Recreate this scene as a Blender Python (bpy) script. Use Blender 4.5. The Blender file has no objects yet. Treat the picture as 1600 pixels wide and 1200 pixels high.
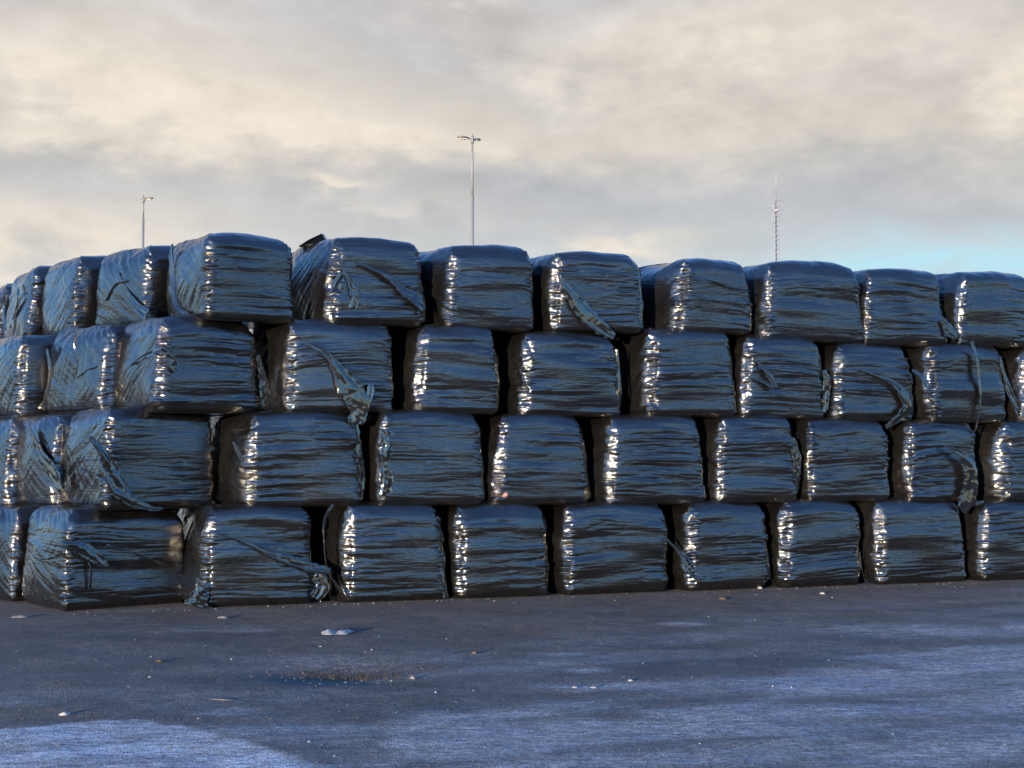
import bpy, math, random
import numpy as np
from mathutils import Vector

# ------------------------------------------------------------------ camera, sky, sun, exposure
SC = bpy.context.scene
COL = SC.collection
rad = math.radians
F = 2310.0                                   # focal length in photo pixels (1600 wide)
EYE = 1.705
PITCH = math.atan(92.0 / F)

cam_d = bpy.data.cameras.new("camera")
cam = bpy.data.objects.new("camera", cam_d)
COL.objects.link(cam)
cam.location = (0, 0, EYE)
cam.rotation_euler = (math.pi / 2 + PITCH, 0, 0)
cam_d.sensor_width = 36.0
cam_d.lens = F / 1600 * 36
cam_d.clip_start = 0.1
cam_d.clip_end = 6000
SC.camera = cam

SUN_DIR = Vector((-0.47, -0.88, 0.0)).normalized()
SUN_EL = rad(4.0)
SUN_DIR = Vector((SUN_DIR.x * math.cos(SUN_EL), SUN_DIR.y * math.cos(SUN_EL), math.sin(SUN_EL)))
sun_d = bpy.data.lights.new("sun", 'SUN')
sun_d.energy = 2.0
sun_d.angle = rad(0.6)
sun_d.color = (1.0, 0.78, 0.52)
sun = bpy.data.objects.new("sun", sun_d)
COL.objects.link(sun)
sun.rotation_euler = SUN_DIR.to_track_quat('Z', 'Y').to_euler()

SC.view_settings.view_transform = 'Standard'
SC.view_settings.look = 'None'
EXPOSURE = 2.9                               # exposed for the shaded side, as the phone did
SC.view_settings.exposure = EXPOSURE
SC.view_settings.gamma = 1.0
SC.view_settings.use_curve_mapping = False
SC.render.engine = 'CYCLES'
SC.cycles.use_denoising = True
SC.cycles.max_bounces = 8
SC.cycles.glossy_bounces = 4
SC.cycles.diffuse_bounces = 2
SC.cycles.caustics_reflective = False
SC.cycles.caustics_refractive = False


class NT:
    """small helper for wiring node trees"""
    def __init__(self, tree):
        self.t = tree
        self.n = tree.nodes
        self.l = tree.links

    def node(self, kind, **kw):
        nd = self.n.new(kind)
        for k, v in kw.items():
            setattr(nd, k, v)
        return nd

    def put(self, sock, v):
        if isinstance(v, bpy.types.NodeSocket):
            self.l.new(v, sock)
        else:
            sock.default_value = v

    def m(self, op, a, b=None, c=None, clamp=False):
        nd = self.n.new('ShaderNodeMath')
        nd.operation = op
        nd.use_clamp = clamp
        self.put(nd.inputs[0], a)
        if b is not None:
            self.put(nd.inputs[1], b)
        if c is not None:
            self.put(nd.inputs[2], c)
        return nd.outputs[0]

    def step(self, x, lo, hi, a=0.0, b=1.0):
        nd = self.n.new('ShaderNodeMapRange')
        nd.interpolation_type = 'SMOOTHSTEP'
        self.put(nd.inputs[0], x)
        for i, v in zip((1, 2, 3, 4), (lo, hi, a, b)):
            self.put(nd.inputs[i], v)
        return nd.outputs[0]

    def mix(self, f, a, b):
        nd = self.n.new('ShaderNodeMix')
        nd.data_type = 'RGBA'
        self.put(nd.inputs[0], f)
        for s, v in ((nd.inputs[6], a), (nd.inputs[7], b)):
            if isinstance(v, tuple) and len(v) == 3:
                v = v + (1.0,)
            self.put(s, v)
        return nd.outputs[2]

    def noise(self, vec, scale, detail=5.0, rough=0.5, dist=0.0):
        nd = self.n.new('ShaderNodeTexNoise')
        nd.inputs['Scale'].default_value = scale
        nd.inputs['Detail'].default_value = detail
        nd.inputs['Roughness'].default_value = rough
        nd.inputs['Distortion'].default_value = dist
        self.l.new(vec, nd.inputs['Vector'])
        return nd.outputs[0]

    def mapping(self, vec, scale=(1, 1, 1), loc=(0, 0, 0), rot=(0, 0, 0)):
        nd = self.n.new('ShaderNodeMapping')
        nd.inputs['Scale'].default_value = scale
        nd.inputs['Location'].default_value = loc
        nd.inputs['Rotation'].default_value = rot
        self.l.new(vec, nd.inputs['Vector'])
        return nd.outputs[0]

    def ramp(self, f, stops):
        nd = self.n.new('ShaderNodeValToRGB')
        r = nd.color_ramp
        r.interpolation = 'EASE'
        while len(r.elements) < len(stops):
            r.elements.new(0.5)
        for e, (p, c) in zip(r.elements, stops):
            e.position = p
            e.color = tuple(c) + (1.0,)
        self.l.new(f, nd.inputs[0])
        return nd.outputs[0]


def lin(r, g, b):
    f = lambda c: ((c / 255 + 0.055) / 1.055) ** 2.4 if c > 10 else c / 255 / 12.92
    return (f(r), f(g), f(b))


def make_world():
    w = bpy.data.worlds.new("World")
    SC.world = w
    w.use_nodes = True
    T = NT(w.node_tree)
    T.n.clear()
    out = T.node('ShaderNodeOutputWorld')
    bg = T.node('ShaderNodeBackground')
    T.l.new(bg.outputs[0], out.inputs[0])
    sky = T.node('ShaderNodeTexSky')
    sky.sky_type = 'NISHITA'
    sky.sun_disc = False
    sky.sun_elevation = SUN_EL
    sky.sun_rotation = math.atan2(SUN_DIR.x, SUN_DIR.y)
    sky.air_density = 1.0
    sky.dust_density = 0.0
    sky.ozone_density = 4.6
    tc = T.node('ShaderNodeTexCoord')
    d = tc.outputs['Generated']
    sep = T.node('ShaderNodeSeparateXYZ')
    T.l.new(d, sep.inputs[0])
    X, Y, Z = sep.outputs
    az = T.m('ARCTAN2', X, Y)
    el = T.m('ARCSINE', Z)
    big = T.noise(T.mapping(d, (1, 1, 2.6), (3.1, 0.4, 1.7)), 5.0, 6, 0.55, 0.4)
    mid = T.noise(T.mapping(d, (1, 1, 2.2), (0.7, 2.4, 5.2)), 13.0, 6, 0.55, 0.3)
    fine = T.noise(T.mapping(d, (1, 1, 1.8), (8.7, 1.1, 0.2)), 34.0, 5, 0.55, 0.2)
    bc = T.m('SUBTRACT', big, 0.5)
    mc = T.m('SUBTRACT', mid, 0.5)
    fc = T.m('SUBTRACT', fine, 0.5)
    azw = T.m('ADD', az, T.m('MULTIPLY_ADD', mc, 0.10, T.m('MULTIPLY', fc, 0.035)))
    elw = T.m('ADD', el, T.m('ADD', T.m('MULTIPLY', bc, 0.05), T.m('MULTIPLY_ADD', mc, 0.05, T.m('MULTIPLY', fc, 0.022))))

    def blob(px, py, sx, sy, rot=0.0):
        a0, e0 = (px - 800) / F, (692 - py) / F
        da = T.m('SUBTRACT', azw, a0)
        de = T.m('SUBTRACT', elw, e0)
        c, s = math.cos(rad(rot)), math.sin(rad(rot))
        p = T.m('DIVIDE', T.m('ADD', T.m('MULTIPLY', da, c), T.m('MULTIPLY', de, s)), sx / F)
        q = T.m('DIVIDE', T.m('SUBTRACT', T.m('MULTIPLY', de, c), T.m('MULTIPLY', da, s)), sy / F)
        return T.m('EXPONENT', T.m('MULTIPLY', T.m('ADD', T.m('MULTIPLY', p, p), T.m('MULTIPLY', q, q)), -1.0))

    def total(items):
        acc = None
        for amp, *a in items:
            b = T.m('MULTIPLY', blob(*a), amp)
            acc = b if acc is None else T.m('ADD', acc, b)
        return acc
    # the cloud bank the photograph shows: grey layer, cream lit folds, blue-grey lower sheet
    e01 = T.m('DIVIDE', elw, 0.32)
    base = T.ramp(e01, [(0.0, lin(212, 213, 212)), (0.36, lin(204, 206, 207)), (0.50, lin(190, 192, 194)),
                        (0.64, lin(200, 195, 188)), (0.80, lin(203, 198, 193)), (1.0, lin(190, 188, 192))])
    cream = total([(0.95, 150, 140, 300, 62, -14), (0.95, 470, 178, 230, 40, -12), (0.75, 90, 230, 180, 26, 0),
                   (0.55, 1010, 95, 250, 85, 8), (0.55, 1300, 60, 260, 70, 0), (0.8, 1590, 165, 70, 80, 0),
                   (0.5, 700, 205, 220, 40, -8), (1.05, 60, 385, 300, 62, 4), (0.35, 1250, 220, 330, 60, 0),
                   (1.1, 520, 292, 62, 12, -4), (1.1, 985, 382, 80, 17, 0), (0.6, 730, 10, 60, 22, 0),
                   (0.35, 330, 40, 260, 60, -10), (0.35, 640, 330, 130, 14, -4)])
    cream = T.m('MULTIPLY', cream, T.m('MULTIPLY_ADD', mc, 1.5, T.m('MULTIPLY_ADD', fc, 0.9, 1.0)), None, True)
    grey = total([(1.0, 610, 85, 240, 44, -16), (0.8, 930, 30, 200, 40, 6), (0.7, 330, 25, 170, 30, -10), (0.6, 260, 330, 330, 40, -5),
                  (0.5, 700, 300, 260, 40, -4), (0.55, 1150, 320, 380, 45, 0), (0.4, 880, 150, 60, 46, 0),
                  (0.5, 60, 60, 90, 40, -30), (0.45, 1500, 350, 260, 22, 0)])
    grey = T.m('MULTIPLY', grey, T.m('MULTIPLY_ADD', mc, 1.2, 0.9), None, True)
    cl = T.mix(T.m('MULTIPLY', grey, 0.75), base, lin(180, 183, 190))
    cl = T.mix(cream, cl, lin(228, 219, 206))
    hole = total([(0.95, 1580, 424, 260, 46, 0), (0.75, 1340, 425, 160, 42, 0), (0.3, 980, 440, 260, 40, 0),
                  (0.35, -10, 0, 50, 40, 0)])
    hole = T.m('MULTIPLY', hole, T.m('MULTIPLY_ADD', mc, 1.7, T.m('MULTIPLY_ADD', fc, 0.9, 0.95)), None, True)
    cl = T.mix(T.m('MULTIPLY', hole, 0.9), cl, T.ramp(T.m('MULTIPLY', el, 5.0), [(0.0, lin(205, 234, 240)), (0.6, lin(182, 226, 241)), (1.0, lin(140, 185, 228))]))
    # billows: thicker and thinner folds of the same sheet
    fold = T.m('MULTIPLY_ADD', T.m('ADD', T.m('MULTIPLY', mc, 0.9), T.m('MULTIPLY', fc, 0.65)), T.m('SUBTRACT', 1.0, hole), 1.0)
    shade = T.node('ShaderNodeVectorMath', operation='SCALE')
    T.l.new(cl, shade.inputs[0])
    T.l.new(T.m('MULTIPLY_ADD', T.m('SUBTRACT', fold, 1.0), 0.5, 1.06), shade.inputs['Scale'])
    cl = shade.outputs[0]
    # the bank fills the forward sky, elsewhere the clouds are broken over clear blue
    front = T.m('MULTIPLY', T.step(T.m('ADD', T.m('ABSOLUTE', az), T.m('MULTIPLY', bc, 1.0)), 0.6, 1.0, 1.0, 0.0), T.step(T.m('ADD', el, T.m('MULTIPLY', bc, 0.6)), 0.40, 0.60, 1.0, 0.0))
    low = T.step(T.m('ADD', el, T.m('MULTIPLY_ADD', bc, 0.5, T.m('MULTIPLY', mc, 0.15))), -0.02, 0.16, 0.62, 0.0)
    front = T.m('MAXIMUM', front, low)
    broken = T.step(T.m('MULTIPLY_ADD', mc, 0.45, big), 0.50, 0.78)
    clear = T.node('ShaderNodeVectorMath', operation='SCALE')
    T.l.new(sky.outputs[0], clear.inputs[0])
    clear.inputs['Scale'].default_value = SKY_STRENGTH
    k = 2.0 ** -EXPOSURE
    lit = T.node('ShaderNodeVectorMath', operation='SCALE')
    T.l.new(cl, lit.inputs[0])
    lit.inputs['Scale'].default_value = k
    tint = T.node('ShaderNodeVectorMath', operation='MULTIPLY')      # the phone's white balance
    T.l.new(clear.outputs[0], tint.inputs[0])
    tint.inputs[1].default_value = (1.22, 1.0, 1.0)
    other = T.mix(T.m('MULTIPLY', broken, 0.6), tint.outputs[0], (0.66 * k, 0.64 * k, 0.66 * k))
    col = T.mix(front, other, lit.outputs[0])
    T.l.new(col, bg.inputs[0])
    bg.inputs[1].default_value = 1.0


SKY_STRENGTH = 0.15
make_world()

# ------------------------------------------------------------------ pixel <-> place
def ray(px, py):
    a, b = px - 800.0, 600.0 - py
    c, s = math.cos(PITCH), math.sin(PITCH)
    return np.array([a, F * c - b * s, F * s + b * c])


def ground_at(px, py):
    r = ray(px, py)
    t = -EYE / r[2]
    return r[0] * t, r[1] * t


def on_plane(px, py, p0, n):
    r = ray(px, py)
    o = np.array([0, 0, EYE])
    t = np.dot(p0 - o, n) / np.dot(r, n)
    return o + r * t


# ------------------------------------------------------------------ numpy noise
_rs = np.random.RandomState(5)
_perm = _rs.permutation(512)
_perm = np.concatenate([_perm, _perm, _perm])
_grad = np.stack([np.cos(np.linspace(0, 2 * np.pi, 64, endpoint=False)), np.sin(np.linspace(0, 2 * np.pi, 64, endpoint=False))], 1)


def pn(x, y, seed=0):
    """2-D gradient noise, about -0.7 .. 0.7"""
    x = np.asarray(x, float) + seed * 17.31
    y = np.asarray(y, float) + seed * 5.77
    x, y = np.broadcast_arrays(x, y)
    xi, yi = np.floor(x).astype(int), np.floor(y).astype(int)
    xf, yf = x - xi, y - yi
    u = xf * xf * xf * (xf * (xf * 6 - 15) + 10)
    v = yf * yf * yf * (yf * (yf * 6 - 15) + 10)

    def g(ix, iy, fx, fy):
        h = _perm[(_perm[ix & 511] + iy) & 511] & 63
        return _grad[h, 0] * fx + _grad[h, 1] * fy
    n00, n10 = g(xi, yi, xf, yf), g(xi + 1, yi, xf - 1, yf)
    n01, n11 = g(xi, yi + 1, xf, yf - 1), g(xi + 1, yi + 1, xf - 1, yf - 1)
    a = n00 + u * (n10 - n00)
    b = n01 + u * (n11 - n01)
    return (a + v * (b - a)) * 1.4


def fbm(x, y, seed=0, o=4):
    s, a = 0, 1.0
    for k in range(o):
        s = s + a * pn(np.asarray(x) * 2 ** k, np.asarray(y) * 2 ** k, seed + k * 3)
        a *= 0.5
    return s


def sst(x, a, b):
    t = np.clip((x - a) / (b - a), 0, 1)
    return t * t * (3 - 2 * t)


# ------------------------------------------------------------------ helpers
def make_mesh(name, verts, quads, mat, tris=None, uv=None, smooth=True):
    me = bpy.data.meshes.new(name)
    verts = np.asarray(verts, np.float32)
    quads = np.asarray(quads, np.int32).reshape(-1, 4)
    tris = np.zeros((0, 3), np.int32) if tris is None else np.asarray(tris, np.int32).reshape(-1, 3)
    loops = np.concatenate([quads.ravel(), tris.ravel()])
    me.vertices.add(len(verts))
    me.vertices.foreach_set('co', verts.ravel())
    me.loops.add(len(loops))
    me.loops.foreach_set('vertex_index', loops)
    nq, ntr = len(quads), len(tris)
    me.polygons.add(nq + ntr)
    st = np.concatenate([np.arange(nq) * 4, nq * 4 + np.arange(ntr) * 3]).astype(np.int32)
    me.polygons.foreach_set('loop_start', st)
    me.polygons.foreach_set('use_smooth', np.full(nq + ntr, smooth))
    if uv is not None:
        l = me.uv_layers.new(name='UVMap')
        l.data.foreach_set('uv', np.asarray(uv, np.float32)[loops].ravel())
    me.update(calc_edges=True)
    me.validate()
    me.materials.append(mat)
    return me


def link(name, me, parent=None):
    o = bpy.data.objects.new(name, me)
    COL.objects.link(o)
    if parent is not None:
        o.parent = parent
    return o


def tag(o, label=None, cat=None, group=None, kind=None):
    for k, v in (('label', label), ('category', cat), ('group', group), ('kind', kind)):
        if v:
            o[k] = v
    return o


def grid_quads(n, m, wrap=False):
    """quads of an n x m vertex grid (row major); wrap joins the last column to the first"""
    i = np.arange(n - 1)[:, None]
    j = np.arange(m if wrap else m - 1)[None, :]
    j2 = (j + 1) % m
    return np.stack([i * m + j, i * m + j2, (i + 1) * m + j2, (i + 1) * m + j], -1).reshape(-1, 4)


class Geo:
    """collects simple solids for one mesh"""
    def __init__(self):
        self.v, self.q, self.t = [], [], []
        self.n = 0

    def add(self, v, q, t=None):
        v = np.asarray(v, float)
        self.v.append(v)
        self.q.append(np.asarray(q, int).reshape(-1, 4) + self.n)
        if t is not None:
            self.t.append(np.asarray(t, int).reshape(-1, 3) + self.n)
        self.n += len(v)

    def tube(self, a, b, r0, r1=None, n=10):
        a, b = np.asarray(a, float), np.asarray(b, float)
        r1 = r0 if r1 is None else r1
        w = (b - a) / np.linalg.norm(b - a)
        h = np.array([1.0, 0, 0]) if abs(w[0]) < 0.9 else np.array([0, 1.0, 0])
        s = np.cross(w, h)
        s /= np.linalg.norm(s)
        t = np.cross(w, s)
        an = np.linspace(0, 2 * np.pi, n, endpoint=False)
        c = np.cos(an)[:, None] * s + np.sin(an)[:, None] * t
        v = np.concatenate([a + c * r0, b + c * r1, [a], [b]])
        i = np.arange(n)
        j = (i + 1) % n
        q = np.stack([i, j, j + n, i + n], 1)
        tr = np.concatenate([np.stack([j, i, np.full(n, 2 * n)], 1), np.stack([i + n, j + n, np.full(n, 2 * n + 1)], 1)])
        self.add(v, q, tr)

    def build(self, name, mat, smooth=True):
        return make_mesh(name, np.concatenate(self.v), np.concatenate(self.q), mat,
                         np.concatenate(self.t) if self.t else None, smooth=smooth)


# ------------------------------------------------------------------ materials
def new_mat(name):
    m = bpy.data.materials.new(name)
    m.use_nodes = True
    T = NT(m.node_tree)
    b = T.n['Principled BSDF']
    return m, T, b


def film_material(name, bump=0.5, rough=0.27):
    """black stretch film: near-black, glossy, with fine stretched creases in the gloss coat"""
    m, T, b = new_mat(name)
    tc = T.node('ShaderNodeTexCoord')
    info = T.node('ShaderNodeObjectInfo')
    off = T.node('ShaderNodeVectorMath', operation='ADD')
    T.l.new(tc.outputs['UV'], off.inputs[0])
    sc = T.node('ShaderNodeVectorMath', operation='SCALE')
    comb = T.node('ShaderNodeCombineXYZ')
    T.l.new(info.outputs['Random'], comb.inputs[0])
    T.l.new(info.outputs['Random'], comb.inputs[1])
    T.l.new(comb.outputs[0], sc.inputs[0])
    sc.inputs['Scale'].default_value = 37.0
    T.l.new(sc.outputs[0], off.inputs[1])
    uv = off.outputs[0]
    dusty = T.noise(uv, 3.0, 5, 0.6)
    streak = T.noise(T.mapping(uv, (4, 60, 1)), 1.0, 4, 0.6, 0.3)
    fine = T.noise(T.mapping(uv, (9, 140, 1)), 1.0, 3, 0.55, 0.2)
    T.l.new(T.mix(T.step(dusty, 0.45, 0.75), (0.0022, 0.0022, 0.0023), (0.0046, 0.0045, 0.0045)), b.inputs['Base Color'])
    T.l.new(T.step(T.m('MULTIPLY_ADD', streak, 0.4, dusty), 0.5, 0.95, 0.42, 0.60), b.inputs['Roughness'])
    b.inputs['Specular IOR Level'].default_value = 0.07
    b.inputs['Coat Weight'].default_value = 1.0
    T.l.new(T.step(T.m('MULTIPLY_ADD', streak, 0.4, dusty), 0.5, 0.95, 0.035, 0.085), b.inputs['Coat Roughness'])
    b.inputs['Coat IOR'].default_value = 1.82
    h = T.m('MULTIPLY_ADD', fine, 0.45, streak)
    bp = T.node('ShaderNodeBump')
    bp.inputs['Strength'].default_value = bump
    bp.inputs['Distance'].default_value = 0.0068
    T.l.new(h, bp.inputs['Height'])
    T.l.new(bp.outputs[0], b.inputs['Normal'])
    T.l.new(bp.outputs[0], b.inputs['Coat Normal'])
    return m


FILM = film_material('black_film')
TAIL = film_material('loose_black_film', 0.12, 0.25)


def plain(name, col, rough=0.5, metal=0.0, var=0.25, scale=8.0):
    m, T, b = new_mat(name)
    tc = T.node('ShaderNodeTexCoord')
    n = T.noise(tc.outputs['Object'], scale, 5, 0.6)
    dark = tuple(c * (1 - var) for c in col)
    T.l.new(T.mix(n, dark, tuple(min(1, c * (1 + var)) for c in col)), b.inputs['Base Color'])
    b.inputs['Roughness'].default_value = rough
    b.inputs['Metallic'].default_value = metal
    return m


STEEL = plain('galvanised_steel', (0.14, 0.146, 0.165), 0.6, 0.1)
LAMP = plain('lamp_housing', (0.10, 0.095, 0.095), 0.45, 0.2)
LENS = plain('lamp_lens', (0.55, 0.55, 0.52), 0.2)
MASTP = plain('mast_paint', (0.20, 0.21, 0.24), 0.55, 0.1)
WHITE = plain('white_fibreglass', (0.24, 0.23, 0.22), 0.4)
SCRAP = plain('white_plastic', (0.26, 0.26, 0.255), 0.6, 0.0, 0.2)
LITTER = plain('pale_litter', (0.14, 0.138, 0.13), 0.7)
LEAF = plain('dead_leaf', (0.08, 0.048, 0.026), 0.7)
GRASS = plain('dry_grass', (0.026, 0.02, 0.016), 0.85, 0.0, 0.4)
STONE = plain('stone_chip', (0.07, 0.066, 0.062), 0.85, 0.0, 0.4)

# ------------------------------------------------------------------ ground
WALL_A = math.radians(18.1)
U = np.array([math.cos(WALL_A), math.sin(WALL_A)])       # along the front wall, to the right
N = np.array([math.sin(WALL_A), -math.cos(WALL_A)])      # out of the front wall, to the viewer
P0 = np.array([-3.10, 15.38])                            # a point on the front wall line


def seg_dist(x, y, pts):
    d = np.full(x.shape, 1e9)
    for (ax, ay), (bx, by) in zip(pts[:-1], pts[1:]):
        vx, vy = bx - ax, by - ay
        t = np.clip(((x - ax) * vx + (y - ay) * vy) / (vx * vx + vy * vy), 0, 1)
        d = np.minimum(d, np.hypot(x - ax - t * vx, y - ay - t * vy))
    return d


def pix_blob(x, y, px, py, hx, hy):
    """soft ellipse on the ground round the spot seen at (px, py); hx, hy are half sizes in photo pixels"""
    cx, cy = ground_at(px, py)
    rx = hx * cy / F
    ry = abs(ground_at(px, py - hy)[1] - ground_at(px, py + hy)[1]) / 2
    return np.exp(-((x - cx) / rx) ** 2 - ((y - cy) / ry) ** 2)


def ground_height(x, y):
    z = 0.012 * fbm(x * 0.35, y * 0.35, 3, 3) + 0.004 * fbm(x * 1.7, y * 1.7, 9, 3)
    hole = pix_blob(x, y, 535, 1049, 115, 15)
    z = z - 0.06 * hole
    near_wall = sst((x - P0[0]) * N[0] + (y - P0[1]) * N[1], -0.2, 1.0)
    return z * near_wall


def build_ground():
    def axis(lo, hi, step, far):
        a = np.arange(lo, hi, step)
        g = [step]
        while sum(g) < far:
            g.append(g[-1] * 1.35)
        c = np.cumsum(g)
        return np.concatenate([(lo - c)[::-1], a, a[-1] + c])
    xs = axis(-6.2, 8.2, 0.04, 3000)
    ys = axis(7.2, 18.6, 0.04, 3000)
    x, y = np.meshgrid(xs, ys)
    x, y = x.ravel(), y.ravel()
    infield = ((x > -8) & (x < 10) & (y > 5) & (y < 21)).astype(float)
    z = ground_height(x, y) * infield
    w = np.stack([x, y, z], 1)
    # stretched along the wall: coordinates in the wall frame
    s = x * U[0] + y * U[1]
    t = x * -N[0] + y * -N[1]
    # frost / pale dried film that carries the sky colour
    fr = fbm(s * 0.55 + 0.4 * fbm(s * .8, t * .8, 4, 2), t * 1.5, 21, 4)
    nearness = sst(y, 14.5, 9.0)
    (lx0, ly0), (lx1, ly1) = ground_at(330, 1150), ground_at(1600, 990)
    ahead = ly0 + (x - lx0) / (lx1 - lx0) * (ly1 - ly0) - y          # metres on the viewer's side of the frost line
    frost = sst(0.65 * fr + 0.9 * sst(ahead, -1.6, 1.6) - 0.25, 0.0, 0.9) * 0.8
    frost = np.maximum(frost, 0.36 * sst(fr, -0.5, 0.8) * sst(ahead, -5.0, -1.0))
    for a in ((360, 1110, 60, 6), (880, 1021, 45, 3), (1070, 975, 40, 3), (915, 1048, 40, 5), (1450, 985, 180, 10),
              (1300, 1078, 220, 10), (1570, 1030, 80, 5), (900, 1105, 90, 8), (1130, 1145, 150, 9), (1600, 1075, 120, 9), (1000, 1190, 260, 14)):
        frost = np.maximum(frost, pix_blob(x, y, *a) * (0.7 + 0.5 * fbm(s * 2, t * 6, 31, 3)))
    # pale old slab in the near left corner, edge along a curve
    edge = [ground_at(*p) for p in ((-260, 1150), (0, 1137), (110, 1126), (215, 1121), (280, 1134), (380, 1158), (520, 1205), (700, 1290))]
    ex, ey = np.array([e[0] for e in edge]), np.array([e[1] for e in edge])
    yl = np.interp(x, ex, ey) + 0.05 * fbm(x * 3, y * 3, 41, 3)
    slab = sst(yl - y + 0.05 * fbm(x * 7, y * 7, 43, 4), -0.02, 0.03) * (x < ex[-1]) * (0.78 + 0.42 * fbm(s * 1.2, t * 3.5, 45, 4))
    rim = np.exp(-((yl - y) / 0.05) ** 2) * (x < ex[-1]) * sst(fbm(x * 2, y * 2, 47, 3), -0.3, 0.4)
    # brown soil trodden into the surface
    soil = sst(fbm(s * 0.7, t * 1.8, 61, 4), 0.05, 0.7) * 0.55 * (1 - nearness * 0.6)
    for a in ((535, 1049, 110, 12), (480, 1010, 90, 12), (860, 985, 130, 8), (110, 1110, 110, 10), (310, 1188, 60, 6), (40, 1172, 60, 6), (300, 1050, 60, 8), (40, 1180, 40, 8)):
        soil = np.maximum(soil, pix_blob(x, y, *a) * (0.75 + 0.5 * fbm(s * 3, t * 5, 71, 3)))
    foot = np.exp(-(np.clip((x - P0[0]) * N[0] + (y - P0[1]) * N[1], 0, None) / 1.2) ** 2)
    soil = np.maximum(soil, foot * (0.55 + 0.5 * fbm(s * 1.5, t * 3, 81, 3)))
    me = make_mesh('ground', w, grid_quads(len(ys), len(xs)), None if False else ground_material())
    for nm, arr in (('frost', frost * infield), ('slab', (slab * infield)), ('soil', soil * infield), ('rim', rim * infield)):
        at = me.attributes.new(nm, 'FLOAT', 'POINT')
        at.data.foreach_set('value', np.clip(arr, 0, 1).astype(np.float32))
    o = link('ground', me)
    o['kind'] = 'structure'
    return o


def ground_material():
    m, T, b = new_mat('worn_asphalt')
    tc = T.node('ShaderNodeTexCoord')
    p = tc.outputs['Object']

    def at(n):
        nd = T.node('ShaderNodeAttribute')
        nd.attribute_name = n
        return nd.outputs['Fac']
    frost, slab, soil, rim = at('frost'), at('slab'), at('soil'), at('rim')
    grit = T.noise(p, 70.0, 4, 0.7)
    mid = T.noise(p, 7.0, 6, 0.65)
    patch = T.noise(p, 1.1, 5, 0.6)
    grain = T.noise(T.mapping(p, (12, 30, 1), rot=(0, 0, -WALL_A)), 1.0, 4, 0.7)
    streak = T.noise(T.mapping(p, (2.5, 9, 1), rot=(0, 0, -WALL_A)), 1.6, 6, 0.68)
    pebble = T.node('ShaderNodeTexVoronoi')
    pebble.inputs['Scale'].default_value = 75.0
    T.l.new(p, pebble.inputs['Vector'])
    col = T.mix(T.step(patch, 0.35, 0.65), (0.060, 0.061, 0.064), (0.108, 0.107, 0.108))
    col = T.mix(T.step(grit, 0.35, 0.7), T.mix(0.7, col, (0.018, 0.018, 0.019)), col)
    soilm = T.m('MULTIPLY', soil, T.step(mid, 0.3, 0.62), None, True)
    col = T.mix(T.m('MULTIPLY', soilm, 0.9), col, T.mix(grit, (0.035, 0.025, 0.020), (0.125, 0.088, 0.066)))
    fm = T.m('MULTIPLY', T.m('MAXIMUM', frost, T.m('MULTIPLY', slab, 1.0)), T.step(T.m('MULTIPLY_ADD', grit, 0.8, T.m('MULTIPLY_ADD', streak, 0.6, T.m('MULTIPLY', grain, 0.6))), 0.75, 1.22), None, True)
    col = T.mix(T.m('MULTIPLY', fm, 0.95), col, (0.34, 0.375, 0.42))
    col = T.mix(T.m('MULTIPLY', T.m('MULTIPLY', slab, fm), 0.8), col, (0.47, 0.52, 0.57))
    col = T.mix(T.m('MULTIPLY', rim, 0.7), col, (0.34, 0.34, 0.34))
    speck = T.step(T.noise(T.mapping(p, (1, 1, 1), (3, 7, 1)), 38.0, 2, 0.5), 0.69, 0.73)
    col = T.mix(T.m('MULTIPLY', speck, 0.8), col, (0.012, 0.011, 0.011))
    clod = T.noise(p, 21.0, 5, 0.7)
    wear = T.m('MULTIPLY', T.step(clod, 0.3, 0.7, 0.66, 1.34), T.step(mid, 0.3, 0.7, 0.82, 1.18))
    worn = T.node('ShaderNodeVectorMath', operation='SCALE')
    T.l.new(col, worn.inputs[0])
    T.l.new(wear, worn.inputs['Scale'])
    col = worn.outputs[0]
    T.l.new(col, b.inputs['Base Color'])
    T.l.new(T.step(mid, 0.3, 0.7, 0.62, 0.85), b.inputs['Roughness'])
    b.inputs['IOR'].default_value = 1.45
    h = T.m('ADD', T.m('MULTIPLY', grit, 0.6), T.m('MULTIPLY_ADD', mid, 1.2, T.m('MULTIPLY', pebble.outputs['Distance'], 0.5)))
    bp = T.node('ShaderNodeBump')
    bp.inputs['Strength'].default_value = 0.7
    bp.inputs['Distance'].default_value = 0.018
    T.l.new(h, bp.inputs['Height'])
    T.l.new(bp.outputs[0], b.inputs['Normal'])
    return m


build_ground()

# ------------------------------------------------------------------ wrapped bales
class Bale:
    wall = False                              # stands in the straight front wall


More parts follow.
